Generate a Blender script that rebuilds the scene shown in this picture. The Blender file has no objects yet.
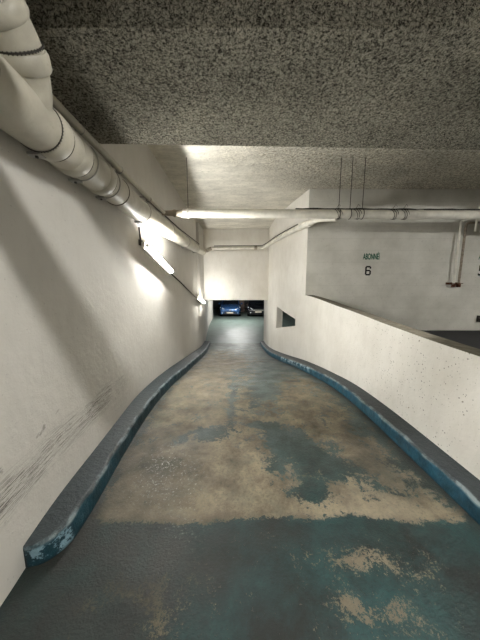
import bpy, bmesh, math, random
from mathutils import Vector, Matrix
random.seed(4)
S = bpy.context.scene
C = S.collection
# ------------------------------------------------------------------ camera, world, exposure
cam = bpy.data.objects.new('camera', bpy.data.cameras.new('camera')); C.objects.link(cam)
cam.data.sensor_fit = 'HORIZONTAL'; cam.data.sensor_width = 36.0; cam.data.lens = 18.0
cam.data.clip_start = 0.02; cam.data.clip_end = 200
cam.location = (0, 0, 0); cam.rotation_euler = (math.radians(90 - 8.1), 0, 0)
S.camera = cam
W = bpy.data.worlds.new('world'); S.world = W; W.use_nodes = True
W.node_tree.nodes['Background'].inputs[0].default_value = (0.7, 0.68, 0.62, 1)
W.node_tree.nodes['Background'].inputs[1].default_value = 0.0
S.view_settings.view_transform = 'Standard'; S.view_settings.look = 'None'
S.view_settings.exposure = 2.15; S.view_settings.gamma = 1.0; S.view_settings.use_curve_mapping = False
S.cycles.use_denoising = True
S.cycles.max_bounces = 10; S.cycles.diffuse_bounces = 7; S.cycles.sample_clamp_indirect = 4.0
TUBE_E = 84.0; FAR_TUBE_E = 38.0; NEAR_TUBE_E = 178.0; LOWER_FILL_E = 165.0; BAY_FILL_E = 95.0; REAR_FILL_E = 45.0
WARM = (1.0, 1.0, 0.96)

# ------------------------------------------------------------------ materials
class NT:
    def __init__(s, name, rough=0.8, metal=0.0, spec=0.3):
        s.m = bpy.data.materials.new(name); s.m.use_nodes = True
        s.n = s.m.node_tree.nodes; s.l = s.m.node_tree.links
        s.b = s.n['Principled BSDF']
        s.b.inputs['Roughness'].default_value = rough; s.b.inputs['Metallic'].default_value = metal
        s.b.inputs['Specular IOR Level'].default_value = spec
        s.geo = s.n.new('ShaderNodeNewGeometry').outputs['Position']
    def put(s, sock, v):
        if isinstance(v, bpy.types.NodeSocket): s.l.new(v, sock)
        elif isinstance(v, (tuple, list)) and len(v) == 3 and sock.type == 'RGBA': sock.default_value = (*v, 1)
        else: sock.default_value = v
    def vec(s, scale=(1, 1, 1), rot=(0, 0, 0), loc=(0, 0, 0)):
        q = s.n.new('ShaderNodeMapping'); s.l.new(s.geo, q.inputs[0])
        q.inputs['Scale'].default_value = scale; q.inputs['Rotation'].default_value = rot; q.inputs['Location'].default_value = loc
        return q.outputs[0]
    def noise(s, sc, det=4, rough=0.55, v=None, dist=0.0):
        q = s.n.new('ShaderNodeTexNoise'); s.put(q.inputs['Vector'], v or s.geo)
        q.inputs['Scale'].default_value = sc; q.inputs['Detail'].default_value = det
        q.inputs['Roughness'].default_value = rough; q.inputs['Distortion'].default_value = dist
        return q.outputs[0]
    def vor(s, sc, v=None):
        q = s.n.new('ShaderNodeTexVoronoi'); s.put(q.inputs['Vector'], v or s.geo); q.inputs['Scale'].default_value = sc
        return q.outputs['Distance']
    def math(s, op, a, b=0.0):
        q = s.n.new('ShaderNodeMath'); q.operation = op; s.put(q.inputs[0], a); s.put(q.inputs[1], b); return q.outputs[0]
    def ramp(s, x, lo, hi, a=0.0, b=1.0):
        q = s.n.new('ShaderNodeMapRange'); s.put(q.inputs[0], x)
        for i, v in enumerate((lo, hi, a, b)): q.inputs[i + 1].default_value = v
        return q.outputs[0]
    def mix(s, f, a, b, mode='MIX'):
        q = s.n.new('ShaderNodeMix'); q.data_type = 'RGBA'; q.blend_type = mode
        s.put(q.inputs[0], f); s.put(q.inputs[6], a); s.put(q.inputs[7], b); return q.outputs[2]
    def xyz(s):
        q = s.n.new('ShaderNodeSeparateXYZ'); s.l.new(s.geo, q.inputs[0]); return q.outputs
    def attr(s, name):
        q = s.n.new('ShaderNodeAttribute'); q.attribute_name = name; return q.outputs['Fac']
    def color(s, c): s.put(s.b.inputs['Base Color'], c)
    def bump(s, h, st=0.4, d=0.01):
        q = s.n.new('ShaderNodeBump'); q.inputs['Strength'].default_value = st; q.inputs['Distance'].default_value = d
        s.put(q.inputs['Height'], h); s.l.new(q.outputs[0], s.b.inputs['Normal'])
def lin(r, g, b):
    return tuple(((c / 255 + 0.055) / 1.055) ** 2.4 if c > 10 else c / 255 / 12.92 for c in (r, g, b))

def plain(name, col, rough=0.6, metal=0.0, spec=0.4, var=0.25, sc=9):
    t = NT(name, rough, metal, spec)
    t.color(t.mix(t.ramp(t.noise(sc, 5), 0.35, 0.7), col, tuple(c * (1 - var) for c in col))); return t.m

def wall_paint(name, base, dirt, scrape=False, pits=False):
    t = NT(name, 0.85, 0, 0.2)
    x, y, z = t.xyz()
    c = t.mix(t.ramp(t.noise(1.3, 5, 0.6), 0.35, 0.72, 0, 0.55), base, dirt)
    c = t.mix(t.ramp(t.noise(9, 6, 0.65, t.vec((1, 1, 0.35))), 0.5, 0.75, 0, 0.35), c, dirt)
    sm = t.noise(45, 3, 0.6)
    c = t.mix(t.ramp(sm, 0.66, 0.74, 0, 0.35), c, tuple(q * 0.45 for q in dirt))
    if scrape:   # tyre and bumper scrapes along the wall at kerb height
        band = t.math('SUBTRACT', 1.0, t.math('MULTIPLY', t.math('ABSOLUTE', t.math('SUBTRACT', z, -1.03)), 7.0))
        along = t.ramp(y, 2.0, 2.9, 1, 0)
        st = t.noise(6, 8, 0.8, t.vec((1, 1.0, 30), (0.06, 0, 0)))
        f = t.math('MULTIPLY', t.math('MULTIPLY', t.ramp(band, 0, 0.7), along), t.ramp(st, 0.49, 0.57))
        f = t.math('MULTIPLY', f, t.ramp(t.noise(2.5, 3), 0.3, 0.5))
        c = t.mix(t.math('MULTIPLY', f, 0.9), c, lin(52, 44, 38))
        band2 = t.math('SUBTRACT', 1.0, t.math('MULTIPLY', t.math('ABSOLUTE', t.math('SUBTRACT', z, -0.86)), 9.0))
        f2 = t.math('MULTIPLY', t.math('MULTIPLY', t.ramp(band2, 0, 0.7), t.ramp(y, 1.4, 1.7, 1, 0)), t.ramp(t.noise(9, 4, 0.6, t.vec((1, 1, 2))), 0.6, 0.66))
        c = t.mix(t.math('MULTIPLY', f2, 0.5), c, lin(80, 72, 66))
    if pits:
        f = t.math('MULTIPLY', t.ramp(t.math('ADD', t.vor(34), t.math('MULTIPLY', t.noise(25, 3), 0.5)), 0.36, 0.44, 1, 0), t.ramp(t.noise(6.0, 4), 0.40, 0.52))
        f = t.math('MULTIPLY', f, t.ramp(y, 2.2, 4.2, 1, 0.15))
        c = t.mix(t.math('MULTIPLY', f, 0.75), c, lin(88, 76, 62))
    t.color(c)
    t.bump(t.math('ADD', t.noise(14, 5, 0.6), t.math('MULTIPLY', t.noise(90, 2), 0.15)), 0.22, 0.02)
    return t.m

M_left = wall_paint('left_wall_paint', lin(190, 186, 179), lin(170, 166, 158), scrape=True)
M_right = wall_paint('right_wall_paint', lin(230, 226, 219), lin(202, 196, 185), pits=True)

def back_wall_mat():
    t = NT('bay_wall_concrete', 0.85, 0, 0.2)
    c = t.mix(t.ramp(t.noise(1.6, 5, 0.6), 0.35, 0.7), lin(206, 203, 194), lin(182, 179, 169))
    x, y, z = t.xyz()
    saw = t.math('FRACT', t.math('MULTIPLY', z, 4.0))
    c = t.mix(t.math('MULTIPLY', t.ramp(saw, 0.0, 0.09, 1, 0), 0.16), c, lin(150, 146, 136))
    c = t.mix(t.ramp(t.noise(30, 4, 0.7), 0.6, 0.72, 0, 0.4), c, lin(110, 106, 98))
    t.color(c); t.bump(t.noise(20, 5), 0.2, 0.02); return t.m
M_back = back_wall_mat()

def stipple(name, hi, lo, sc=34, st=1.0, fade=None, dist=0.05):
    t = NT(name, 0.95, 0, 0.1)
    v = t.vec((1, 1, 1))
    a = t.noise(sc, 4, 0.75, v, 0.6); b = t.noise(sc * 2.6, 2, 0.6, v)
    h = t.math('ADD', a, t.math('MULTIPLY', b, 0.4))
    f = t.ramp(h, 0.58, 0.82)
    big = t.ramp(t.noise(1.7, 4, 0.6), 0.3, 0.7, 0.72, 1.1)
    c = t.mix(f, lo, hi)
    q = t.n.new('ShaderNodeVectorMath'); q.operation = 'SCALE'; t.l.new(c, q.inputs[0]); t.l.new(big, q.inputs['Scale'])
    c = q.outputs[0]
    if fade:   # smooth board-marked concrete on the left of the slab
        x, y, z = t.xyz()
        k = t.math('ADD', t.math('SUBTRACT', x, t.math('MULTIPLY', t.math('SUBTRACT', y, 3.4), 0.9)), t.math('MULTIPLY', t.math('SUBTRACT', t.noise(3.5, 5, 0.6), 0.5), 2.2))
        w = t.ramp(k, -1.3, 0.3)
        sm = t.mix(t.ramp(t.noise(2.2, 9, 0.75, t.vec((0.8, 1.8, 1))), 0.38, 0.66), fade, tuple(u * 0.66 for u in fade))
        sm = t.mix(t.ramp(t.noise(14, 8, 0.8, t.vec((1, 1.6, 1))), 0.52, 0.66, 0, 0.65), sm, tuple(u * 0.4 for u in fade))
        c = t.mix(w, sm, c)
        h = t.math('MULTIPLY', h, t.ramp(w, 0, 1, 0.12, 1.0))
    t.color(c); t.bump(h, st, dist); return t.m
M_beam = stipple('sprayed_beam_coat', lin(214, 208, 190), lin(52, 49, 43), 72, 1.0, dist=0.03)
M_ceil = stipple('sprayed_ceiling_coat', lin(236, 230, 214), lin(140, 134, 120), 26, 0.8, fade=lin(222, 217, 204))
M_dark = plain('dark_slab_paint', lin(44, 44, 48), 0.8)
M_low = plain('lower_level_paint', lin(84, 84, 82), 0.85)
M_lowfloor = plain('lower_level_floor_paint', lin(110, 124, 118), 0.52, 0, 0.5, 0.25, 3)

def floor_mat():
    t = NT('worn_ramp_paint', 0.6, 0, 0.35)
    x, y, z = t.xyz()
    n1 = t.noise(5.5, 9, 0.7, None, 0.6); n2 = t.noise(28, 9, 0.85)
    s = t.math('ADD', t.attr('wear'), t.math('ADD', t.math('MULTIPLY', t.math('SUBTRACT', n1, 0.5), 4.6), t.math('MULTIPLY', t.math('SUBTRACT', n2, 0.5), 3.8)))
    n3 = t.noise(60, 7, 0.85)
    s = t.math('ADD', s, t.math('MULTIPLY', t.math('SUBTRACT', n3, 0.5), t.ramp(y, 1.32, 1.42, 5.0, 1.2)))
    bare = t.ramp(s, -0.05, 0.06)
    conc = t.mix(t.ramp(t.noise(4.5, 6, 0.7), 0.34, 0.68), lin(124, 113, 93), lin(62, 56, 45))
    conc = t.mix(t.ramp(t.noise(46, 8, 0.85), 0.5, 0.62, 0, 0.6), conc, lin(66, 58, 47))
    conc = t.mix(t.ramp(t.noise(2.6, 8, 0.75, None, 0.8), 0.5, 0.66, 0, 0.6), conc, lin(78, 82, 70))
    conc = t.mix(t.ramp(t.noise(7, 8, 0.8, t.vec((1.6, .7, 1))), 0.56, 0.7, 0, 0.5), conc, lin(58, 54, 46))
    conc = t.mix(t.ramp(t.noise(0.9, 3), 0.45, 0.7, 0, 0.4), conc, lin(120, 112, 98))
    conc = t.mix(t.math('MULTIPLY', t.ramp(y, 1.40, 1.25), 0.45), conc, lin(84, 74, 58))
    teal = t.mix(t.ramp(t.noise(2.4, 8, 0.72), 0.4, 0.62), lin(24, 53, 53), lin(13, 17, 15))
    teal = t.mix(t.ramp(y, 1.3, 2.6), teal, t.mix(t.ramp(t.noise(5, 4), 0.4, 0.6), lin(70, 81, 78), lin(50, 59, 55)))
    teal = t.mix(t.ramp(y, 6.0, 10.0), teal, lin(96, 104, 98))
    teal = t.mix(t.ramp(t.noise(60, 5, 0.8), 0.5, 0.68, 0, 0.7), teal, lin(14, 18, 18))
    grime = t.ramp(t.attr('grime'), 0, 1)
    g2 = t.math('MULTIPLY', grime, t.ramp(t.noise(5, 5, 0.6), 0.3, 0.6, 0.5, 1.0))
    c = t.mix(bare, teal, conc)
    edge = t.math('MULTIPLY', t.ramp(s, -0.14, -0.03), t.ramp(s, 0.05, -0.03))
    c = t.mix(t.math('MULTIPLY', edge, 0.35), c, lin(30, 34, 32))
    c = t.mix(g2, c, lin(34, 34, 31))
    fl = t.math('MULTIPLY', t.attr('flecks'), t.ramp(t.noise(46, 7, 0.8), 0.56, 0.62))
    c = t.mix(t.math('MULTIPLY', fl, 0.5), c, lin(205, 203, 195))
    t.color(c)
    r = t.math('ADD', t.ramp(t.noise(3.5, 5, 0.6), 0.3, 0.7, 0.42, 0.68), t.math('MULTIPLY', bare, 0.12))
    t.put(t.b.inputs['Roughness'], r)
    t.bump(t.math('ADD', t.math('MULTIPLY', bare, -0.25), t.math('ADD', t.noise(60, 4, 0.7), t.math('MULTIPLY', t.noise(9, 4), 0.6))), 0.4, 0.012)
    return t.m
M_floor = floor_mat()

def kerb_mat(name, top, face, chip, zrel):
    t = NT(name, 0.55, 0, 0.4)
    g = t.n.new('ShaderNodeNewGeometry'); q = t.n.new('ShaderNodeSeparateXYZ'); t.l.new(g.outputs['Normal'], q.inputs[0])
    up = t.ramp(q.outputs[2], 0.45, 0.75)
    topc = t.mix(t.ramp(t.noise(7, 6, 0.65), 0.35, 0.7), top, tuple(c * 0.7 for c in top))
    facec = t.mix(t.ramp(t.noise(8, 6, 0.7), 0.4, 0.65), face, tuple(c * 0.45 for c in face))
    c = t.mix(up, facec, topc)
    f = t.math('MULTIPLY', t.attr('chips'), t.ramp(t.noise(14, 5, 0.7, t.vec((1, 0.6, 1))), 0.49, 0.53))
    c = t.mix(f, c, chip)
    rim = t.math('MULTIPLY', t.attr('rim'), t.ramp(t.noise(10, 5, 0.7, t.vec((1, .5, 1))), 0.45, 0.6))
    c = t.mix(t.math('MULTIPLY', rim, 0.6), c, lin(128, 140, 142))  # pale edge highlight painted into the kerb colour
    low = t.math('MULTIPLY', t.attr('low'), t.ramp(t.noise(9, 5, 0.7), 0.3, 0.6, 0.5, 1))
    c = t.mix(low, c, lin(18, 22, 24))  # shadow strip along the kerb foot, painted into the colour
    t.color(c); t.bump(t.noise(24, 6, 0.65), 0.45, 0.02); return t.m
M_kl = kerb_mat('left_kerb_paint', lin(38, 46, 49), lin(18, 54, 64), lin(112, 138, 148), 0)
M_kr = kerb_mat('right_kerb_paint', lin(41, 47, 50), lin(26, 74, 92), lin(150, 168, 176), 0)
M_cap = plain('parapet_cap_concrete', lin(128, 122, 108), 0.85, 0, 0.2, 0.45, 14)
def pipe_mat(name, base, spots=0.5):
    t = NT(name, 0.5, 0, 0.4)
    c = t.mix(t.ramp(t.noise(5, 5, 0.6), 0.4, 0.72), base, tuple(q * 0.72 for q in base))
    c = t.mix(t.ramp(t.noise(38, 5, 0.7), 0.64, 0.72, 0, spots), c, lin(84, 72, 58))
    t.color(c); return t.m
M_pipe = pipe_mat('drain_pipe_paint', lin(178, 172, 157), 0.3)
M_white = pipe_mat('white_pipe_paint', lin(222, 217, 205), 0.35)
M_rustw = pipe_mat('scuffed_joint_metal', lin(150, 140, 124), 0.9)
M_ring = plain('dark_rubber', lin(48, 44, 38), 0.7)
M_galv = plain('galvanised_steel', lin(150, 148, 142), 0.45, 0.6)
M_wire = plain('dull_wire', lin(70, 66, 60), 0.6, 0.5)
M_rust = plain('rusty_pipe_paint', lin(150, 138, 122), 0.6, 0, 0.3, 0.5, 25)
M_rustend = plain('rusted_iron', lin(84, 52, 38), 0.8, 0, 0.2, 0.4, 30)
M_housing = plain('lamp_housing_metal', lin(210, 208, 200), 0.4, 0.1)
def glow(name, e, col=WARM):
    t = NT(name); t.color(lin(250, 248, 240)); t.b.inputs['Emission Color'].default_value = (*col, 1); t.b.inputs['Emission Strength'].default_value = e
    return t.m
M_black_ink = plain('black_paint', lin(22, 22, 20), 0.8)
M_green_ink = plain('green_paint', lin(22, 92, 72), 0.8)

# ------------------------------------------------------------------ helpers
def link(name, verts, faces, mat, parent=None, smooth=False, mats=None, fmat=None):
    me = bpy.data.meshes.new(name); me.from_pydata([tuple(v) for v in verts], [], faces); me.update()
    bm = bmesh.new(); bm.from_mesh(me); bmesh.ops.recalc_face_normals(bm, faces=bm.faces); bm.to_mesh(me); bm.free()
    for m in ([mat] + list(mats or [])): me.materials.append(m)
    if fmat:
        for p in me.polygons: p.material_index = fmat(p)
    if smooth:
        for p in me.polygons: p.use_smooth = True
    o = bpy.data.objects.new(name, me); C.objects.link(o)
    if parent: o.parent = parent
    return o
def tag(o, label=None, cat=None, group=None, kind=None):
    for k, v in (('label', label), ('category', cat), ('group', group), ('kind', kind)):
        if v: o[k] = v
    return o
def empty(name, loc=(0, 0, 0)):
    o = bpy.data.objects.new(name, None); C.objects.link(o); o.location = loc; o.empty_display_size = 0.1; return o
class MB:
    """collects shapes of ONE object"""
    def __init__(s): s.v = []; s.f = []
    def add(s, v, f):
        k = len(s.v); s.v += [Vector(p) for p in v]; s.f += [tuple(i + k for i in q) for q in f]; return s
    def box(s, x0, x1, y0, y1, z0, z1, rz=0, piv=None):
        v = [(x, y, z) for x in (x0, x1) for y in (y0, y1) for z in (z0, z1)]
        if rz:
            p = Vector(piv or ((x0 + x1) / 2, (y0 + y1) / 2, 0)); R = Matrix.Rotation(rz, 3, 'Z'); v = [R @ (Vector(q) - p) + p for q in v]
        return s.add(v, [(0, 1, 3, 2), (4, 6, 7, 5), (0, 4, 5, 1), (2, 3, 7, 6), (0, 2, 6, 4), (1, 5, 7, 3)])
    def tube(s, pts, r, seg=20, cap=True, round_r=0.0, off=(0, 0, 0)):
        pts = [Vector(p) for p in pts]
        if round_r and len(pts) > 2:
            q = [pts[0]]
            for a, b, c in zip(pts, pts[1:], pts[2:]):
                u = (a - b); w = (c - b); k = min(round_r, u.length * .48, w.length * .48); p0 = b + u.normalized() * k; p1 = b + w.normalized() * k
                for i in range(9):
                    t = i / 8; q.append(p0 * (1 - t) ** 2 + b * 2 * t * (1 - t) + p1 * t * t)
            pts = q + [pts[-1]]
        rs = r if isinstance(r, (list, tuple)) else [r] * len(pts)
        T = [(pts[min(i + 1, len(pts) - 1)] - pts[max(i - 1, 0)]).normalized() for i in range(len(pts))]
        n = T[0].orthogonal().normalized(); v = []
        for i, p in enumerate(pts):
            n = (n - T[i] * n.dot(T[i])).normalized(); b = T[i].cross(n)
            for j in range(seg):
                a = 2 * math.pi * j / seg; v.append(p + (n * math.cos(a) + b * math.sin(a)) * rs[i])
        f = [(i * seg + j, i * seg + (j + 1) % seg, (i + 1) * seg + (j + 1) % seg, (i + 1) * seg + j) for i in range(len(pts) - 1) for j in range(seg)]
        if cap: f += [tuple(range(seg)), tuple((len(pts) - 1) * seg + j for j in range(seg))]
        return s.add(v, f)
    def torus(s, c, axis, R, r, a0=0, a1=2 * math.pi, n=36, ref=None):
        c = Vector(c); ax = Vector(axis).normalized(); u = ax.orthogonal().normalized() if ref is None else (Vector(ref) - ax * Vector(ref).dot(ax)).normalized(); w = ax.cross(u)
        pts = [c + (u * math.cos(a0 + (a1 - a0) * i / n) + w * math.sin(a0 + (a1 - a0) * i / n)) * R for i in range(n + 1)]
        return s.tube(pts, r, 8)
    def build(s, name, mat, parent=None, smooth=False):
        o = link(name, s.v, s.f, mat, None, smooth)
        if parent:
            for q in o.data.vertices: q.co -= parent.location
            o.parent = parent
        if smooth:
            try:
                m = o.modifiers.new('edges', 'EDGE_SPLIT'); m.split_angle = math.radians(40)
            except Exception: pass
        return o
def interp(pts, smooth=0.25):
    def raw(t):
        if t <= pts[0][0]: return pts[0][1]
        for (a, x), (b, y) in zip(pts, pts[1:]):
            if t <= b: return x + (y - x) * (t - a) / (b - a)
        return pts[-1][1]
    def f(t):
        w = [(k, math.exp(-(k / 2.0) ** 2)) for k in range(-4, 5)]
        return sum(raw(t + k * smooth / 2) * g for k, g in w) / sum(g for _, g in w)
    return f
def zf(Y):
    sm = lambda a: 0.5 * math.log1p(math.exp(min(50, a / 0.5)))
    return -1.5 - 0.16 * (sm(Y - 3.4) - sm(Y - 9.8))
def zfloor(Y): return zf(Y)
WL = interp([(-4, -1.08), (0.9, -1.12), (1.08, -1.15), (1.37, -1.2), (1.9, -1.235), (2.3, -1.27), (2.9, -1.325), (3.7, -1.33), (5.3, -1.34), (8, -1.4), (10.4, -1.55), (12.5, -1.76), (15.4, -2.0), (19, -2.15)], 0.2)
WR = interp([(-4, 1.71), (2.4, 1.71), (3.17, 1.69), (3.62, 1.655), (3.88, 1.61), (4.48, 1.56), (5.29, 1.47), (6, 1.3), (6.7, 1.17), (7.4, 1.08), (8.14, 1.04), (10.3, 1.03)], 0.25)
KL = interp([(1.1, -1.01), (1.37, -1.0), (1.86, -1.05), (2.55, -1.1), (3.07, -1.11), (3.67, -1.10), (4.45, -1.06), (5.35, -1.07), (6.7, -1.08), (8, -1.14), (10, -1.3)], 0.15)
KR = interp([(-4, 1.52), (1.3, 1.53), (2.5, 1.51), (3.23, 1.485), (3.71, 1.44), (4.4, 1.33), (5.15, 1.22), (5.96, 1.02), (6.7, 0.92), (7.36, 0.88), (10.3, 0.88)], 0.2)
PZ = interp([(-4, -0.80), (0, -0.60), (1.5, -0.505), (2.1, -0.485), (2.88, -0.435), (3.7, -0.355), (4.89, -0.235), (5.5, -0.19)], 0.2)
def frange(a, b, n): return [a + (b - a) * i / n for i in range(n + 1)]

# ------------------------------------------------------------------ setting
CZ = 2.0
# ramp floor with wear painted as a floor map
BLOBS = [(0.74, 1.12, 0.26, 0.07, 1.0), (0.67, 0.91, 0.17, 0.06, 1.0), (-0.52, 0.99, 0.19, 0.05, 0.8), (-0.36, 0.89, 0.07, 0.07, 0.8), (-0.7, 0.93, 0.07, 0.02, 0.7), (0.51, 0.96, 0.05, 0.03, 0.6), (0.24, 0.93, 0.02, 0.01, 0.5), (0.12, 1.13, 0.03, 0.03, 0.4),
         (0.42, 2.24, 0.22, 0.16, -1.3), (0.25, 2.45, .3, .05, -.9), (-0.1, 4.4, .15, .8, -.6), (0.29, 1.78, 0.08, 0.14, -1.3), (0.52, 1.59, 0.1, 0.1, -1.3), (0.74, 1.84, 0.24, 0.2, -1.2), (0.56, 2.03, 0.19, 0.14, -1.2), (-0.31, 2.33, 0.17, 0.07, -1.3), (-0.49, 2.18, 0.28, 0.09, -0.9), (0.33, 3.44, 0.2, 0.55, -1.2), (0.62, 4.8, 0.45, 0.9, -1.3), (-0.11, 3.07, 0.05, 0.62, -0.7), (1.3, 2.55, 0.14, 0.71, -0.4), (-0.75, 1.9, .25, .3, .5), (-.2, 1.75, .4, .3, .5), (-0.35, 5.35, 0.46, 0.81, 0.4), (0.55, 7.2, 0.5, 1.2, -0.8)]
def wear(X, Y):
    edge = 1.36 + 0.018 * math.sin(X * 3.1) + 0.012 * math.sin(X * 9 + 1)
    e = Y - edge
    s = -0.95 if e < 0 else 0.55
    k = max(0, 1 - abs(e) / 0.14)
    s += (0.9 if e > 0 else -0.8) * k
    if abs(e) < 0.05: s *= abs(e) / 0.05
    if Y > 6: s -= (Y - 6) * 0.22
    if Y > 8.6: s -= 1.0
    wl = (X - KL(Y)); wr = (KR(Y) - X)
    if Y > edge:
        if wr < 0.30: s -= (0.30 - wr) * 3.5
        if wl < 0.16: s -= (0.16 - wl) * 5
    for bx, by, rx, ry, w in BLOBS:
        d = ((X - bx) / (rx * 1.15)) ** 2 + ((Y - by) / (ry * 1.15)) ** 2
        s += w * 1.05 * math.exp(-d) if w < 0 else w * 1.15 * math.exp(-d)
    return s
def grime(X, Y):
    wl = abs(X - KL(max(Y, 1.1))); wr = abs(KR(Y) - X)
    g = 0.75 * math.exp(-(wl / 0.13) ** 2) + 0.95 * math.exp(-(wr / 0.10) ** 2)
    g += 0.8 * math.exp(-((X + 0.72) / 0.36) ** 2 - ((Y - 1.85) / 0.42) ** 2)
    g += 0.75 * math.exp(-((X - 1.18) / 0.22) ** 2 - ((Y - 2.0) / 0.5) ** 2)
    g += 0.95 * math.exp(-((X + 0.5) / 0.55) ** 2 - ((Y - 1.16) / 0.2) ** 2)
    g += 0.35 * math.exp(-((X - 0.35) / 0.7) ** 2 - ((Y - 1.27) / 0.08) ** 2)
    g += 0.7 * math.exp(-((X + 0.75) / 0.45) ** 2 - ((Y - 0.85) / 0.3) ** 2)
    return min(1, g)
def flecks(X, Y):
    return min(1, 1.0 * math.exp(-((X + 0.62) / 0.22) ** 2 - ((Y - 1.78) / 0.3) ** 2) + 0.5 * math.exp(-((X + 0.35) / 0.12) ** 2 - ((Y - 1.5) / 0.25) ** 2))
ys = frange(-3.9, 0.4, 12)[:-1] + frange(0.4, 3.2, 112)[:-1] + frange(3.2, 6.5, 66)[:-1] + frange(6.5, 10.3, 38)
nx = 110
fv = []; ff = []; at_w = []; at_g = []; at_f = []
for Y in ys:
    a, b = WL(Y) - 0.04, WR(Y) + 0.05
    for i in range(nx + 1):
        X = a + (b - a) * i / nx
        fv.append((X, Y, zfloor(Y))); at_w.append(wear(X, Y)); at_g.append(grime(X, Y)); at_f.append(flecks(X, Y))
for j in range(len(ys) - 1):
    for i in range(nx):
        k = j * (nx + 1) + i; ff.append((k, k + 1, k + nx + 2, k + nx + 1))
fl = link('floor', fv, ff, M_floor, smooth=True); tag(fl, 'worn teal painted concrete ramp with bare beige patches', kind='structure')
for nm, dat in (('wear', at_w), ('grime', at_g), ('flecks', at_f)):
    A = fl.data.attributes.new(nm, 'FLOAT', 'POINT'); A.data.foreach_set('value', dat)

# lower level slab, beyond the portal and behind the curved wall
lf = link('floor', [(-8, 10.25, -2.525), (1.2, 10.25, -2.525), (1.2, 5.65, -2.525), (8, 5.65, -2.525), (8, 26, -2.525), (-8, 26, -2.525)], [(0, 1, 2, 3, 4, 5)], M_lowfloor)
tag(lf, 'pale green grey floor of the lower parking level', kind='structure')
# parking bay slab on the right
bv = [(8, -3.95, -1.0)]; yy = frange(-3.95, 5.35, 60)
bv = [(WR(Y) + 0.19, Y, -1.0) for Y in yy] + [(8, Y, -1.0) for Y in yy]
bf = link('floor', bv, [(i, i + len(yy), i + len(yy) + 1, i + 1) for i in range(len(yy) - 1)], M_dark)
tag(bf, 'dark painted floor of the parking bay behind the parapet', kind='structure')

# left wall
v = []; f = []
yl = frange(-3.95, 0.8, 20)[:-1] + frange(0.8, 6, 90)[:-1] + frange(6, 19, 70)
for Y in yl: v += [(WL(Y), Y, -2.7), (WL(Y), Y, CZ + 0.15), (WL(Y) - 0.25, Y, CZ + 0.15), (WL(Y) - 0.25, Y, -2.7)]
for j in range(len(yl) - 1):
    for k in range(4): f.append((j * 4 + k, j * 4 + (k + 1) % 4, j * 4 + 4 + (k + 1) % 4, j * 4 + 4 + k))
f += [(0, 1, 2, 3), tuple(len(v) - 4 + k for k in (3, 2, 1, 0))]
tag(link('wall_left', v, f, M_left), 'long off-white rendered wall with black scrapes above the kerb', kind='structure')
# shallow pilaster on the left wall in front of the end wall
tag(MB().box(-1.5, -1.31, 7.95, 8.9, -1.0, CZ).build('trim_2', M_left), kind='structure')

# right wall: parapet towards the camera, full height beyond Y=5.35, one curved sheet
T = 0.18; YC = 5.35
v = []; f = []
yr = frange(-3.95, 1.2, 16)[:-1] + frange(1.2, YC, 70) + [YC] + frange(YC, 10.3, 90)[1:]
for i, Y in enumerate(yr):
    full = i > 16 + 70
    top = (CZ + 0.1) if full else PZ(Y)
    dx = (WR(Y + .05) - WR(Y - .05)) / 0.1; n = math.sqrt(1 + dx * dx); ox, oy = 1 / n * T, -dx / n * T
    if abs(Y - YC) < 1e-6: ox, oy = T, 0
    v += [(WR(Y), Y, -2.7), (WR(Y), Y, top), (WR(Y) + ox, Y + oy, top), (WR(Y) + ox, Y + oy, -2.7)]
for j in range(len(yr) - 1):
    for k in range(4): f.append((j * 4 + k, j * 4 + (k + 1) % 4, j * 4 + 4 + (k + 1) % 4, j * 4 + 4 + k))
f += [(0, 1, 2, 3), tuple(len(v) - 4 + k for k in (3, 2, 1, 0))]
# bevel lip: parapet top gets the cap concrete
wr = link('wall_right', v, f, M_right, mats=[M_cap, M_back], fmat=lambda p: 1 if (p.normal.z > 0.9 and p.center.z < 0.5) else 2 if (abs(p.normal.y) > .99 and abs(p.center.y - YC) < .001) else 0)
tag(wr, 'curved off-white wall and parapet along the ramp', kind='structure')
# cut the four-sided opening through the curved wall
hp = [(7.18, -0.61), (7.23, -1.28), (5.79, -0.97), (5.80, -0.80)]
cv = [(0.6, y, z) for y, z in hp] + [(2.0, y, z) for y, z in hp]
cut = link('cutter', cv, [(0, 1, 2, 3), (7, 6, 5, 4), (0, 4, 5, 1), (1, 5, 6, 2), (2, 6, 7, 3), (3, 7, 4, 0)], M_right)
bo = wr.modifiers.new('hole', 'BOOLEAN'); bo.operation = 'DIFFERENCE'; bo.object = cut; bo.solver = 'EXACT'
dg = bpy.context.evaluated_depsgraph_get(); dg.update()
me = bpy.data.meshes.new_from_object(wr.evaluated_get(dg)); wr.modifiers.clear(); wr.data = me
bpy.data.objects.remove(cut)

# bay back wall (carries the bay numbers)
tag(MB().box(WR(YC) + T - 0.002, 8, YC, YC + 0.2, -2.7, CZ).build('wall_back', M_back), 'grey concrete wall of the parking bay with painted numbers', kind='structure')
# end wall over the ramp with the low opening beneath
tag(MB().box(-1.6, 1.12, 8.9, 9.12, -0.52, CZ).box(-1.42, 1.08, 8.86, 8.91, -0.52, 1.24).build('wall_end', M_right), 'off-white wall over the ramp above the low opening', kind='structure')
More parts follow.
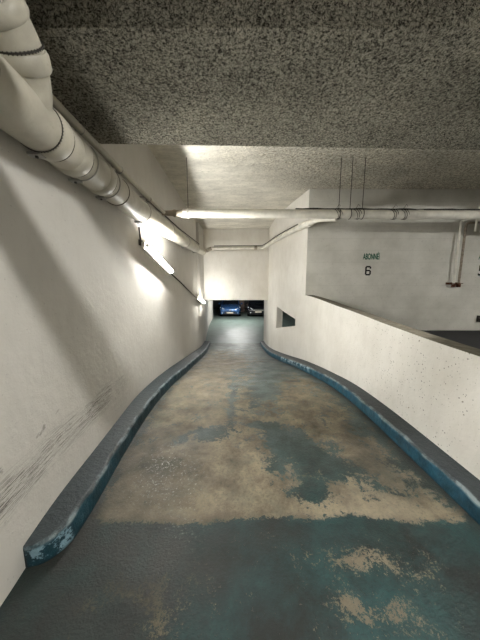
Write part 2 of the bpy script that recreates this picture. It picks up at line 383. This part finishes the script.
# ceilings
tag(MB().box(-1.75, 8, -4, 9.1, CZ, CZ + 0.2).build('ceiling', M_ceil), 'rough sprayed concrete ceiling slab', kind='structure')
bmv = [(-1.3, 1.31, 1.2), (8, 1.31, 1.2), (8, 2.50, 1.2), (-1.3, 2.235, 1.2)]
MBm = MB(); MBm.add(bmv + [(x, y, CZ) for x, y, z in bmv], [(0, 1, 2, 3), (4, 5, 6, 7), (0, 1, 5, 4), (1, 2, 6, 5), (2, 3, 7, 6), (3, 0, 4, 7)])
bmo = MBm.build('trim_1', M_beam); tag(bmo, 'wide dark beam coated in rough sprayed plaster', kind='structure')
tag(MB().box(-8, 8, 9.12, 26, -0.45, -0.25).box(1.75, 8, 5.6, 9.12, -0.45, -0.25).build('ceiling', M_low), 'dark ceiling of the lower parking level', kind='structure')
# closing walls
tag(MB().box(-1.75, 8, -4.15, -4, -2.7, CZ).build('wall_front', M_left), kind='structure')
tag(MB().box(8, 8.2, -4, 26, -2.7, CZ).build('wall_bay_side', M_back), kind='structure')
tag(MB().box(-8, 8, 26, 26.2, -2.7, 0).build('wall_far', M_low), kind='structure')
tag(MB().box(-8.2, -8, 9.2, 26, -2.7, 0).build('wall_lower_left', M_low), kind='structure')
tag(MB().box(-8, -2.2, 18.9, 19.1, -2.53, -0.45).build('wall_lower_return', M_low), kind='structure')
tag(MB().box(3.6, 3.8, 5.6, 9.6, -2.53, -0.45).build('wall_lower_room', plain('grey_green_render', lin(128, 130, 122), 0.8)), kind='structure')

# ------------------------------------------------------------------ kerbs
def kerb(name, ylist, wallf, inf, mat, label, side, endcap):
    H = 0.13; v = []; f = []; rim = []; low = []; chips = []
    for Y in ylist:
        wx = wallf(Y); ix = inf(Y)
        if endcap and Y < 1.26:   # rounded near end
            t = (1.26 - Y) / 0.17; ix = ix + (wx - ix) * (1 - math.sqrt(max(0, 1 - t * t)))
        zb = zfloor(Y) - 0.01; wob = 0.006 * math.sin(Y * 13) + 0.004 * math.sin(Y * 31)
        s = 1 if wx > ix else -1
        ring = [(wx + s * 0.01, zb), (ix - s * 0.012, zb), (ix - s * 0.012, zb + 0.028), (ix - s * 0.002 + wob, zb + H - 0.022), (ix + s * 0.003 + wob, zb + H - 0.008), (ix + s * 0.016 + wob, zb + H + 0.004), (ix + s * 0.03 + wob, zb + H + 0.007), (wx + s * 0.01, zb + H + 0.01)]
        for k, (x, z) in enumerate(ring):
            v.append((x, Y, z)); rim.append(1.0 if k in (4, 5) else 0.0); low.append(1.0 if k in (1,) else 0.0)  # rim masks the painted edge highlight, low the painted foot shadow
            if side == 'l': ch = 1.0 if (Y < 1.24 and k in (2, 3)) else 0.0
            else: ch = 1.0 if (4.4 < Y < 5.9 and k in (3, 4)) else (0.0)
            chips.append(ch)
    n = 8
    for j in range(len(ylist) - 1):
        for k in range(n): f.append((j * n + k, j * n + (k + 1) % n, (j + 1) * n + (k + 1) % n, (j + 1) * n + k))
    f += [tuple(range(n)), tuple((len(ylist) - 1) * n + k for k in range(n))]
    o = link(name, v, f, mat)
    for nm, dat in (('rim', rim), ('low', low), ('chips', chips)):
        A = o.data.attributes.new(nm, 'FLOAT', 'POINT'); A.data.foreach_set('value', dat)
    return tag(o, label, 'kerb')
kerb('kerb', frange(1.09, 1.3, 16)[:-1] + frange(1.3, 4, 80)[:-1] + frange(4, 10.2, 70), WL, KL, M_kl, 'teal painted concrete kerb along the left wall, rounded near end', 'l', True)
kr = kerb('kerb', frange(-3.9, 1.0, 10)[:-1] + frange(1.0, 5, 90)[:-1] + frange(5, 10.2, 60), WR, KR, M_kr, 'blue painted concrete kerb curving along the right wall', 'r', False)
kr_y = 1.31

# ------------------------------------------------------------------ big drain pipe on the left wall
PR = 0.119
def px_main(Y): return WL(Y) + PR + 0.022
mpath = [(-1.0 + 0.0, -3.6, 0.80)] + [(px_main(Y), Y, z) for Y, z in ((0.0, 0.80), (0.6, 0.80), (1.2, 0.81), (1.6, 0.83), (2.2, 0.85), (2.8, 0.87), (3.6, 0.89), (4.6, 0.92), (5.6, 0.96), (6.8, 1.03), (8.0, 1.12), (8.86, 1.2))]
dp = empty('drain_pipe', (px_main(1.2), 1.2, 0.81)); tag(dp, 'large cream drain pipe running along the top of the left wall', 'pipe')
MB().tube(mpath, [PR * 1.0] * 9 + [PR * .95, PR * .9, PR * .85, PR * .8], 36).build('main_run', M_pipe, dp, True)
# riser with elbow turning back over the camera
RR = 0.112
MB().tube([(-1.04, 1.272, 0.815), (-1.012, 1.262, 0.925), (-0.965, 1.18, 1.0), (-0.95, 1.06, 1.07), (-0.95, 0.7, 1.28), (-0.95, 0.3, 1.52), (-0.95, 0.2, 2.02)], RR, 40, True, 0.05).build('riser', M_pipe, dp, True)
def ring_at(p, ax, R, parent, serr=False, r=0.005):
    b = MB().torus(p, ax, R + 0.002, r * .65)
    if serr:
        a = Vector(ax).normalized(); u = a.orthogonal().normalized(); w = a.cross(u)
        for k in range(48):
            t = 2 * math.pi * k / 48; c = Vector(p) + (u * math.cos(t) + w * math.sin(t)) * (R + 0.003)
            b.tube([c - a * 0.006, c + a * 0.006], 0.0025, 5)
    return b.build('seal_ring', M_ring, parent)
def collar_at(p, ax, R, parent, L=0.05):
    a = Vector(ax).normalized(); p = Vector(p)
    return MB().tube([p - a * L, p - a * (L - .012), p + a * (L - .012), p + a * L], [R, R + 0.009, R + 0.009, R], 36, True).build('collar', M_pipe, parent, True)
def main_at(Y):
    for a, b in zip(mpath, mpath[1:]):
        if a[1] <= Y <= b[1]:
            t = (Y - a[1]) / (b[1] - a[1]); A, B = Vector(a), Vector(b); return A.lerp(B, t), (B - A).normalized()
for Y, sr in ((1.0, False), (1.37, True), (1.48, False), (1.70, False), (2.06, False), (2.33, False)):
    p, a = main_at(Y)
    ring_at(p, a, PR, dp, sr, 0.0045)
for Y in (1.43, 1.65, 2.01):
    p, a = main_at(Y); collar_at(p, a, PR, dp)
A1 = (0.12, -0.80, 0.62); A2 = (0.02, -0.86, 0.5)
ring_at((-0.960, 1.165, 1.009), A1, RR, dp, True)
collar_at((-0.968, 1.192, 0.990), (0.3, -0.74, 0.68), RR, dp, 0.035)
ring_at((-0.950, 1.045, 1.079), A2, RR, dp, True)
collar_at((-0.950, 1.080, 1.058), A2, RR, dp, 0.03)
for Y in (1.40, 1.76, 2.12, 3.0, 4.1, 5.4, 6.8):   # brackets: strap plus a plate and bolt to the wall
    p, a = main_at(Y); b = empty('x'); bpy.data.objects.remove(b)
    m = MB().torus(p, a, PR + 0.002, 0.005)
    m.box(p.x - 0.075, p.x - 0.005, Y - 0.022, Y + 0.022, p.z - PR - 0.012, p.z - PR + 0.002).box(WL(Y) - 0.003, p.x - 0.09, Y - 0.006, Y + 0.006, p.z - 0.03, p.z + 0.0)
    br = m.build('bracket', M_galv, dp)
    k = MB().tube([(p.x - 0.04, Y, p.z - PR - 0.02), (p.x - 0.04, Y, p.z - PR + 0.0)], 0.008, 8).build('bolt', M_ring, None)
    for q in k.data.vertices: q.co -= dp.location
    k.parent = br

# thin pipe above the drain
th = [(x, Y, z) for x, Y, z in ((-1.13, 1.40, 1.115), (-1.14, 1.75, 1.11), (-1.155, 2.4, 1.11), (-1.18, 3.2, 1.125), (-1.2, 3.98, 1.15))]
tp = empty('service_pipe', th[0]); tag(tp, 'thin grey pipe clipped above the big drain pipe on the left wall', 'pipe')
MB().tube(th, 0.028, 16).build('tube', M_pipe, tp, True)
for Y in (1.9, 2.5, 3.3):
    MB().torus((-1.11 - .022 * Y, Y, 1.11), (0, 1, 0), 0.031, 0.006).box(WL(Y) - 0.002, -1.13 - .022 * Y, Y - 0.012, Y + 0.012, 1.135, 1.143).build('clip', M_galv, tp)
cb = [(WL(Y) + 0.015, Y, z) for Y, z in ((1.35, 1.185), (2.4, 1.20), (4.0, 1.215), (5.5, 1.24), (7.9, 1.32))]
cb[-1] = (-1.30, 7.94, 1.32)
tag(MB().tube(cb, 0.011, 10).build('cable', M_ring, None, True), 'dark cable running along the left wall above the drain pipe', 'cable')

# ------------------------------------------------------------------ cross pipe at Y = 4.1
cp = empty('sprinkler_pipe', (-0.93, 4.1, 1.165)); tag(cp, 'long white pipe hung across the ramp below the ceiling', 'pipe')
MB().tube([(-0.93, 4.1, 1.165), (7.9, 4.1, 1.12)], 0.068, 28).build('tube', M_white, cp, True)
MB().tube([(-1.26, 4.07, 1.16), (-1.1, 4.09, 1.165), (-1.06, 4.1, 1.165), (-1.03, 4.1, 1.165), (-0.97, 4.1, 1.165), (-0.92, 4.1, 1.165)], [0.035, 0.045, 0.062, 0.05, 0.055, 0.072], 20).build('coupling', M_rustw, cp, True)
for X in (0.2, 2.9, 4.6):
    MB().tube([(X - 0.05, 4.1, 1.165 - (X + .93) * .0051), (X + 0.05, 4.1, 1.165 - (X + 1.03) * .0051)], 0.074, 28).build('coupling', M_white, cp, True)
# dark cable lying on top of the cross pipe
cz = lambda X: 1.165 - (X + .93) * .0051
pts = [(X, 4.1 + 0.008 * math.sin(X * 9), cz(X) + 0.079 + 0.004 * math.sin(X * 17)) for X in frange(0.9, 7.8, 60)]
tag(MB().tube(pts, 0.013, 8).build('cable', M_ring), 'black cable lying along the top of the white cross pipe', 'cable')
# hangers
hang = [(-0.84, 0), (1.60, 0), (1.78, 0), (1.98, 0), (4.15, 0)]
for i, (X, _) in enumerate(hang):
    h = empty('pipe_hanger', (X, 4.1, CZ))
    lab = ['wire hanger of the white cross pipe, alone at its left end', 'wire hanger of the cross pipe, leftmost of three near the wall corner', 'wire hanger of the cross pipe, middle of three near the wall corner', 'wire hanger of the cross pipe, rightmost of three near the wall corner', 'wire hanger of the cross pipe beside the paired vertical pipes'][i]
    tag(h, lab, 'pipe hanger', 'hangers of the cross pipe')
    MB().tube([(X, 4.1, CZ + 0.01), (X, 4.1, cz(X) + 0.08)], 0.0055, 6).build('rod', M_wire, h)
    MB().torus((X, 4.1, cz(X)), (1, 0, 0), 0.074, 0.006 if i else 0.010).build('loop', M_white if i == 0 else M_wire, h)
cl = [(1.55, 'leftmost twist of wire around the white pipe near the wall corner'), (1.86, 'twist of wire around the white pipe between two hangers'), (2.45, 'left one of two paired wire twists on the white pipe'), (2.62, 'right one of two paired wire twists on the white pipe')]
for X, lab in cl:
    b = MB()
    for q in range(3): b.torus((X + q * 0.022, 4.1, cz(X)), (1, 0.25 * (q - 1) + .3, 0.5), 0.078, 0.004)
    b.tube([(X, 4.06, cz(X) + 0.08), (X + 0.02, 4.02, cz(X) + 0.13), (X + 0.05, 4.03, cz(X) + 0.1)], 0.004, 6)
    tag(b.build('wire_tie', M_wire), lab, 'wire tie', 'wire ties on the cross pipe')

# far pipe across the end wall and back along the right wall
fpth = [(-1.17, 8.62, 1.22), (-0.98, 8.66, 1.30), (0.80, 8.66, 1.32), (0.90, 8.0, 1.30), (1.0, 7.0, 1.28), (1.12, 6.2, 1.26), (1.3, 5.1, 1.22), (1.4, 4.45, 1.18), (1.62, 4.2, 1.12)]
fp = empty('sprinkler_pipe', fpth[0]); tag(fp, 'white pipe across the end wall, bending along the right wall', 'pipe')
MB().tube(fpth, 0.055, 20, True, 0.10).build('tube', M_white, fp, True)
MB().tube([(1.24, 5.45, 1.235), (1.3, 5.1, 1.22), (1.36, 4.8, 1.20)], [0.058, 0.075, 0.07], 20).build('coupling', M_white, fp, True)
MB().tube([(-1.18, 8.62, 1.215), (-1.0, 8.655, 1.29)], 0.066, 16).build('coupling', M_rustw, fp, True)
MB().tube([(0.5, 8.66, 1.317), (0.6, 8.66, 1.318)], 0.064, 16).build('coupling', M_rustw, fp, True)
cpts = [(-0.9, 8.62, 1.372), (0.0, 8.62, 1.378), (0.78, 8.6, 1.385), (0.87, 8.0, 1.37), (0.97, 7.0, 1.35), (1.09, 6.2, 1.33), (1.24, 5.4, 1.31)]
tag(MB().tube(cpts, 0.012, 8, True, 0.08).build('cable', M_ring), 'dark cable on top of the far pipe at the end wall', 'cable')

# ------------------------------------------------------------------ right-hand pipes in the bay
vp = empty('standpipe', (4.9, 5.25, 0.0)); tag(vp, 'pair of thin rusty vertical pipes on the bay wall', 'pipe')
for k, (X, top) in enumerate(((4.62, 1.36), (4.73, 1.30))):
    MB().tube([(X, 5.25, 0.02), (X, 5.25, top), (X + 0.5, 5.25, top + 0.02)], 0.022, 14, True, 0.08).build('tube', M_white if k == 0 else M_rust, vp, True)
    MB().tube([(X, 5.25, -0.03), (X, 5.25, 0.04)], 0.04, 12).build('end_cap', M_rustend, vp)
MB().box(4.53, 4.82, 5.31, 5.349, 0.03, 0.075).box(4.56, 4.79, 5.21, 5.32, 0.045, 0.06).build('bracket', M_rustend, vp)
vt = empty('vent_duct', (4.98, 5.0, 1.12)); tag(vt, 'pale upright duct at the right edge crossing the long pipe', 'duct')
MB().tube([(4.98, 5.0, 1.08), (4.98, 5.0, 1.72), (5.6, 5.0, 1.78)], 0.115, 24, True, 0.1).build('duct_body', M_pipe, vt, True)
MB().tube([(4.80, 5.1, 1.1), (4.80, 5.1, 1.60), (5.0, 5.1, 1.68)], 0.02, 12, True, 0.12).build('side_tube', M_white, vt, True)
MB().tube([(4.80, 4.98, 1.08), (5.3, 4.98, 1.08)], 0.03, 12).build('foot_tube', M_white, vt, True)
tag(MB().box(5.32, 5.5, 5.29, 5.35, -0.80, -0.66).tube([(5.3, 5.28, -0.73), (5.42, 5.28, -0.73)], 0.03, 10).build('junction_box', M_ring), 'small dark box low on the bay wall at the right edge', 'box')

# painted bay lettering
def paint_text(name, body, x, z, size, mat, label, sx=1.0, cut=None):
    cu = bpy.data.curves.new(name, 'FONT'); cu.body = body; cu.size = size; cu.align_x = 'CENTER'; cu.extrude = 0.001; cu.offset = 0.0045 * size / 0.2
    tmp = bpy.data.objects.new(name, cu); C.objects.link(tmp)
    d = bpy.context.evaluated_depsgraph_get(); d.update()
    me = bpy.data.meshes.new_from_object(tmp.evaluated_get(d)); bpy.data.objects.remove(tmp)
    me.transform(Matrix.Scale(sx, 4, (1, 0, 0))); me.materials.clear(); me.materials.append(mat)
    o = bpy.data.objects.new(name, me); C.objects.link(o); o.location = (x, YC - 0.0035, z); o.rotation_euler = (math.pi / 2, 0, 0)
    return tag(o, label, 'painted sign')
paint_text('painted_lettering', 'ABONNÉ', 2.84, 0.57, 0.175, M_green_ink, 'green stencilled word on the bay wall above the number 6', 0.47)
tag(MB().box(3.02, 3.028, YC - 0.0035, YC - 0.001, 0.56, 0.71).build('painted_stroke', M_green_ink), 'thin green stroke right of the stencilled word above the 6', 'painted sign')
sx = MB()
X0, X1, Z0, Z1, w6 = 2.735, 2.865, 0.225, 0.43, 0.034; y0, y1 = YC - 0.0035, YC - 0.001
sx.box(X0, X0 + w6, y0, y1, Z0 + .02, Z1 - .02).box(X0 + .018, X1 - .018, y0 + .0002, y1, Z1 - w6, Z1).box(X0 + .018, X1 - .018, y0 + .0002, y1, Z0, Z0 + w6)
sx.box(X1 - w6, X1, y0, y1, Z0 + .02, Z0 + .105).box(X0 + w6, X1 - .018, y0 + .0002, y1, Z0 + .09, Z0 + .09 + w6 * .9).box(X1 - w6, X1, y0, y1, Z1 - .06, Z1 - .018)
tag(sx.build('painted_number', M_black_ink), 'black painted number 6 on the bay wall', 'painted sign')
paint_text('painted_lettering', 'ABONNÉ', 5.385, 0.57, 0.175, M_green_ink, 'dark stencilled word cut by the right edge of the view', 0.56)
paint_text('painted_number', '5', 5.27, 0.225, 0.31, M_black_ink, 'black painted number 5 at the right edge of the view', 0.9)

# ------------------------------------------------------------------ lamps
def tube_lamp(name, a, b, e, label, glowname, sidedir=(-1, 0, 0), skirt=None, group=None):
    a, b = Vector(a), Vector(b); d = (b - a).normalized(); s = Vector(sidedir)
    r = empty(name, tuple(a)); tag(r, label, 'lamp')
    for k in (.2, .8): MB().tube([a.lerp(b, k) + s * 0.07, a.lerp(b, k) + s * 0.128], 0.014, 8).build('bracket', M_housing, r)
    MB().tube([a + d * .03, b - d * .03], 0.027, 14).build('tube', glow(glowname, e), r, True)
    up = d.cross(s).normalized()
    v = []
    for p in (a, b):
        for k, h in ((0.032, -0.052), (0.032, 0.052), (0.075, 0.04), (0.075, -0.04)):
            v.append(p + s * k + up * h)
    hb = MB().add(v, [(0, 1, 2, 3), (4, 5, 6, 7), (0, 1, 5, 4), (1, 2, 6, 5), (2, 3, 7, 6), (3, 0, 4, 7)])
    for sg in (-1, 1):   # lips of the channel
        w = [p + s * k + up * (sg * h) for p in (a, b) for k, h in ((0.014, 0.048), (0.014, 0.053), (0.036, 0.053), (0.036, 0.048))]
        hb.add(w, [(0, 1, 2, 3), (4, 5, 6, 7), (0, 1, 5, 4), (1, 2, 6, 5), (2, 3, 7, 6), (3, 0, 4, 7)])
    hb.build('housing', M_housing, r)
    for p, q in ((a, 1), (b, -1)):
        MB().tube([p, p + d * 0.03 * q], 0.026, 14).build('end_cap', M_housing, r, True)
    return r
tube_lamp('tube_lamp', (-1.19, 3.18, 0.514), (-1.19, 4.27, 0.243), TUBE_E, 'lit fluorescent tube on the left wall below the drain pipe', 'lamp_glow')
tube_lamp('tube_lamp', (-1.25, 7.35, -0.36), (-1.25, 8.40, -0.58), FAR_TUBE_E, 'second lit tube far down the left wall near the low opening', 'far_lamp_glow')
tag(MB().tube([(-1.315, 4.57, 0.25), (-1.32, 5.3, 0.10), (-1.335, 6.3, -0.12), (-1.345, 7.28, -0.34)], 0.013, 10).build('conduit', M_ring), 'dark conduit joining the two tube lamps on the left wall', 'conduit')
tag(MB().tube([(-1.32, 3.28, 0.76), (-1.32, 3.30, 0.56)], 0.012, 10).box(-1.335, -1.295, 3.25, 3.335, 0.53, 0.60).build('conduit', M_ring), 'short dark drop cable from the drain pipe to the near lamp', 'conduit')

tube_lamp('tube_lamp', (-1.02, -2.3, 0.45), (-1.03, -1.05, 0.45), REAR_FILL_E, 'unseen fill tube added on the left wall behind the viewpoint', 'rear_fill_glow')  # added fill light for the parapet and the beam underside
# ceiling lamp over the near bay, just behind the top edge of the view (the added baffle beside it shades the beam)
nl = empty('trough_lamp', (1.5, 0.4, 1.57)); tag(nl, 'fluorescent trough lamp hung over the ramp in front of the beam', 'lamp')
MB().tube([(0.8, 0.4, 1.57), (2.2, 0.4, 1.57)], 0.016, 12).build('tube', glow('near_lamp_glow', NEAR_TUBE_E), nl, True)
MB().box(0.76, 2.24, 0.34, 0.46, 1.60, 1.66).build('reflector', M_housing, nl)
for X in (0.9, 2.1): MB().tube([(X, 0.4, 1.66), (X, 0.4, CZ)], 0.008, 8).build('rod', M_galv, nl)
tag(MB().tube([(-0.79, 0.665, 1.205), (7.9, 0.665, 1.205)], 0.046, 16).build('service_pipe', M_pipe, None, True), 'unseen thin pipe added under the near lamp to cast a dark band on the left wall', 'pipe')  # put in out of view so its shadow darkens a band of wall

tag(MB().box(-0.87, 7.9, 0.72, 0.95, 1.38, CZ + 0.02).build('light_baffle', M_galv), 'unseen square baffle added between the near lamp and the beam to block light', 'duct')  # unseen baffle, added to keep the near lamp off beam and upper wall
# unseen lamps added as fill: lower level, parking bay, behind the curved wall
def fill_lamp(x0, x1, y, z, e, label, gn):
    r = empty('tube_lamp', (x0, y, z)); tag(r, label, 'lamp')
    MB().tube([(x0, y, z), (x1, y, z)], 0.019, 12).build('tube', glow(gn, e), r, True)
    MB().box(x0 - .02, x1 + .02, y - .035, y + .035, z + .024, z + .075).build('housing', M_housing, r)
fill_lamp(-0.9, 0.6, 16.6, -0.54, LOWER_FILL_E, 'unseen tube lamp added in the lower level to light the parked cars', 'lower_fill_glow')
fill_lamp(5.2, 6.6, 0.5, 0.9, BAY_FILL_E, 'unseen fill tube added in the parking bay beyond the right edge', 'bay_fill_glow')
fill_lamp(2.2, 3.2, 8.0, -0.54, 1.2, 'weak unseen tube added behind the curved right wall to light the opening', 'hole_fill_glow')

# ------------------------------------------------------------------ lower level: pillar and cars
tag(MB().box(-0.02, 0.42, 23.6, 24.0, -2.525, -0.45).build('pillar', plain('pillar_render', lin(120, 104, 96), 0.8)), 'square grey pillar between and behind the two parked cars', 'pillar')

def car(x, y, paint, label, dark):
    r = empty('car', (x, y, -2.525)); tag(r, label, 'car')
    pm = NT(paint[0], 0.25, 0.35, 0.6); pm.color(paint[1]); pm.b.inputs['Coat Weight'].default_value = 0.8; pm = pm.m
    gl = plain('car_glass' + paint[0], lin(24, 28, 34), 0.08, 0, 0.8, 0.1); blk = plain('car_black_trim' + paint[0], lin(14, 14, 15), 0.5)
    hl = NT('headlight_glass' + paint[0], 0.35, 0.0, 0.9); hl.color(lin(246, 248, 252)); hl = hl.m
    def P(mb, nm, m, par=r, smooth=True):
        for q in mb.v: q += Vector((x, y, -2.525))
        o = mb.build(nm, m, None, smooth)
        for w in o.data.vertices: w.co -= r.location
        o.parent = par; return o
    def loft(st, closed_caps=True):
        b = MB(); n = None; v = []; f = []
        for ring in st: n = len(ring); v += ring
        for j in range(len(st) - 1):
            for k in range(n): f.append((j * n + k, j * n + (k + 1) % n, (j + 1) * n + (k + 1) % n, (j + 1) * n + k))
        f += [tuple(range(n)), tuple((len(st) - 1) * n + k for k in range(n))]
        return b.add(v, f)
    # lower body: y, half width, bottom, shoulder, deck height
    st = []
    for yy, w, zb, zs, zd in ((-0.02, .60, .30, .52, .60), (0.05, .76, .22, .60, .70), (0.22, .84, .18, .66, .80), (0.6, .88, .17, .74, .89), (1.05, .895, .17, .82, .98), (1.6, .90, .17, .88, 1.0), (2.6, .90, .17, .90, 1.0), (3.5, .89, .17, .90, 1.0), (3.95, .85, .22, .85, .97), (4.15, .78, .32, .72, .85)):
        h = [(w * .93, zb), (w, zb + .12), (w, (zb + zs) / 2 + .05), (w * .985, zs), (w * .90, zd - .03), (w * .6, zd), (w * .25, zd + .015)]
        st.append([(a, yy, z) for a, z in h] + [(-a, yy, z) for a, z in reversed(h)])
    P(loft(st), 'body', pm)
    # cabin glass
    st = []
    for yy, w, zt in ((1.0, .72, .985), (1.35, .70, 1.2), (1.75, .64, 1.40), (2.4, .64, 1.44), (3.2, .62, 1.41), (3.75, .62, 1.18), (3.95, .64, .98)):
        h = [(w * 1.12, .93), (w * 1.06, (.93 + zt) / 2), (w * .95, zt - .03), (w * .5, zt)]
        st.append([(a, yy, z) for a, z in h] + [(-a, yy, z) for a, z in reversed(h)])
    P(loft(st), 'windows', gl)
    st = []
    for yy, w, zt in ((1.72, .60, 1.405), (2.1, .63, 1.45), (2.6, .63, 1.46), (3.2, .60, 1.43), (3.4, .58, 1.37)):
        h = [(w, zt - .04), (w * .9, zt), (w * .4, zt + .015)]
        st.append([(a, yy, z) for a, z in h] + [(-a, yy, z) for a, z in reversed(h)])
    P(loft(st), 'roof', pm)
    for s in (-1, 1):
        P(MB().tube([(s * .74, 1.02, .99), (s * .62, 1.72, 1.41)], .028, 8), 'pillar_post', pm)
        P(MB().add([(s * .80, .10, .56), (s * .50, .0, .57), (s * .46, .01, .64), (s * .62, .06, .73), (s * .83, .42, .80), (s * .85, .35, .70),
                    (s * .70, .30, .56), (s * .50, .22, .57), (s * .46, .22, .64), (s * .62, .28, .72), (s * .78, .5, .78), (s * .80, .5, .70)],
                   [(0, 1, 2, 3, 4, 5), (6, 7, 8, 9, 10, 11)] + [(i, (i + 1) % 6, (i + 1) % 6 + 6, i + 6) for i in range(6)]), 'headlight', hl, smooth=False)
        mr = P(MB().tube([(s * .90, 1.15, 1.0), (s * .96, 1.16, 1.02), (s * 1.03, 1.17, 1.02)], [.05, .085, .06], 12), 'mirror', pm)
        for yy in (.78, 3.35):
            w = P(MB().tube([(s * .70, yy, .31), (s * .72, yy, .31), (s * .87, yy, .31), (s * .895, yy, .31)], [.27, .31, .31, .27], 24), 'wheel', blk)
            P(MB().tube([(s * .86, yy, .31), (s * .90, yy, .31)], [.20, .17], 16), 'rim', M_galv, w)
        P(MB().tube([(s * .62, -.0, .34), (s * .62, .1, .34)], .05, 12), 'fog_lamp', hl)
    P(MB().box(-.46, .46, -.035, .12, .50 if dark else .33, .60 if dark else .43), 'grille', blk if not dark else M_galv, smooth=False)
    P(MB().box(-.58, .58, -.03, .12, .20, .30), 'bumper_intake', blk, smooth=False)
    P(MB().box(-.26, .26, -.05, -.02, .30 if not dark else .36, .41 if not dark else .47), 'license_plate', plain('plate' + paint[0], lin(205, 196, 180), .4), smooth=False)
    P(MB().tube([(0, -.05, .56), (0, -.02, .56)], .05, 16), 'badge', M_galv)
    for s in (-1, 1): P(MB().tube([(s * .1, .99, 1.015), (s * .1 + .45, 1.1, 1.055)], .008, 6), 'wiper', blk)
    return r
car(-0.82, 19.5, ('blue_car_paint', lin(52, 88, 136)), 'blue hatchback parked nose out at the foot of the ramp', False)
car(1.5, 19.5, ('black_car_paint', lin(26, 28, 34)), 'black car parked to the right of the blue hatchback', True)
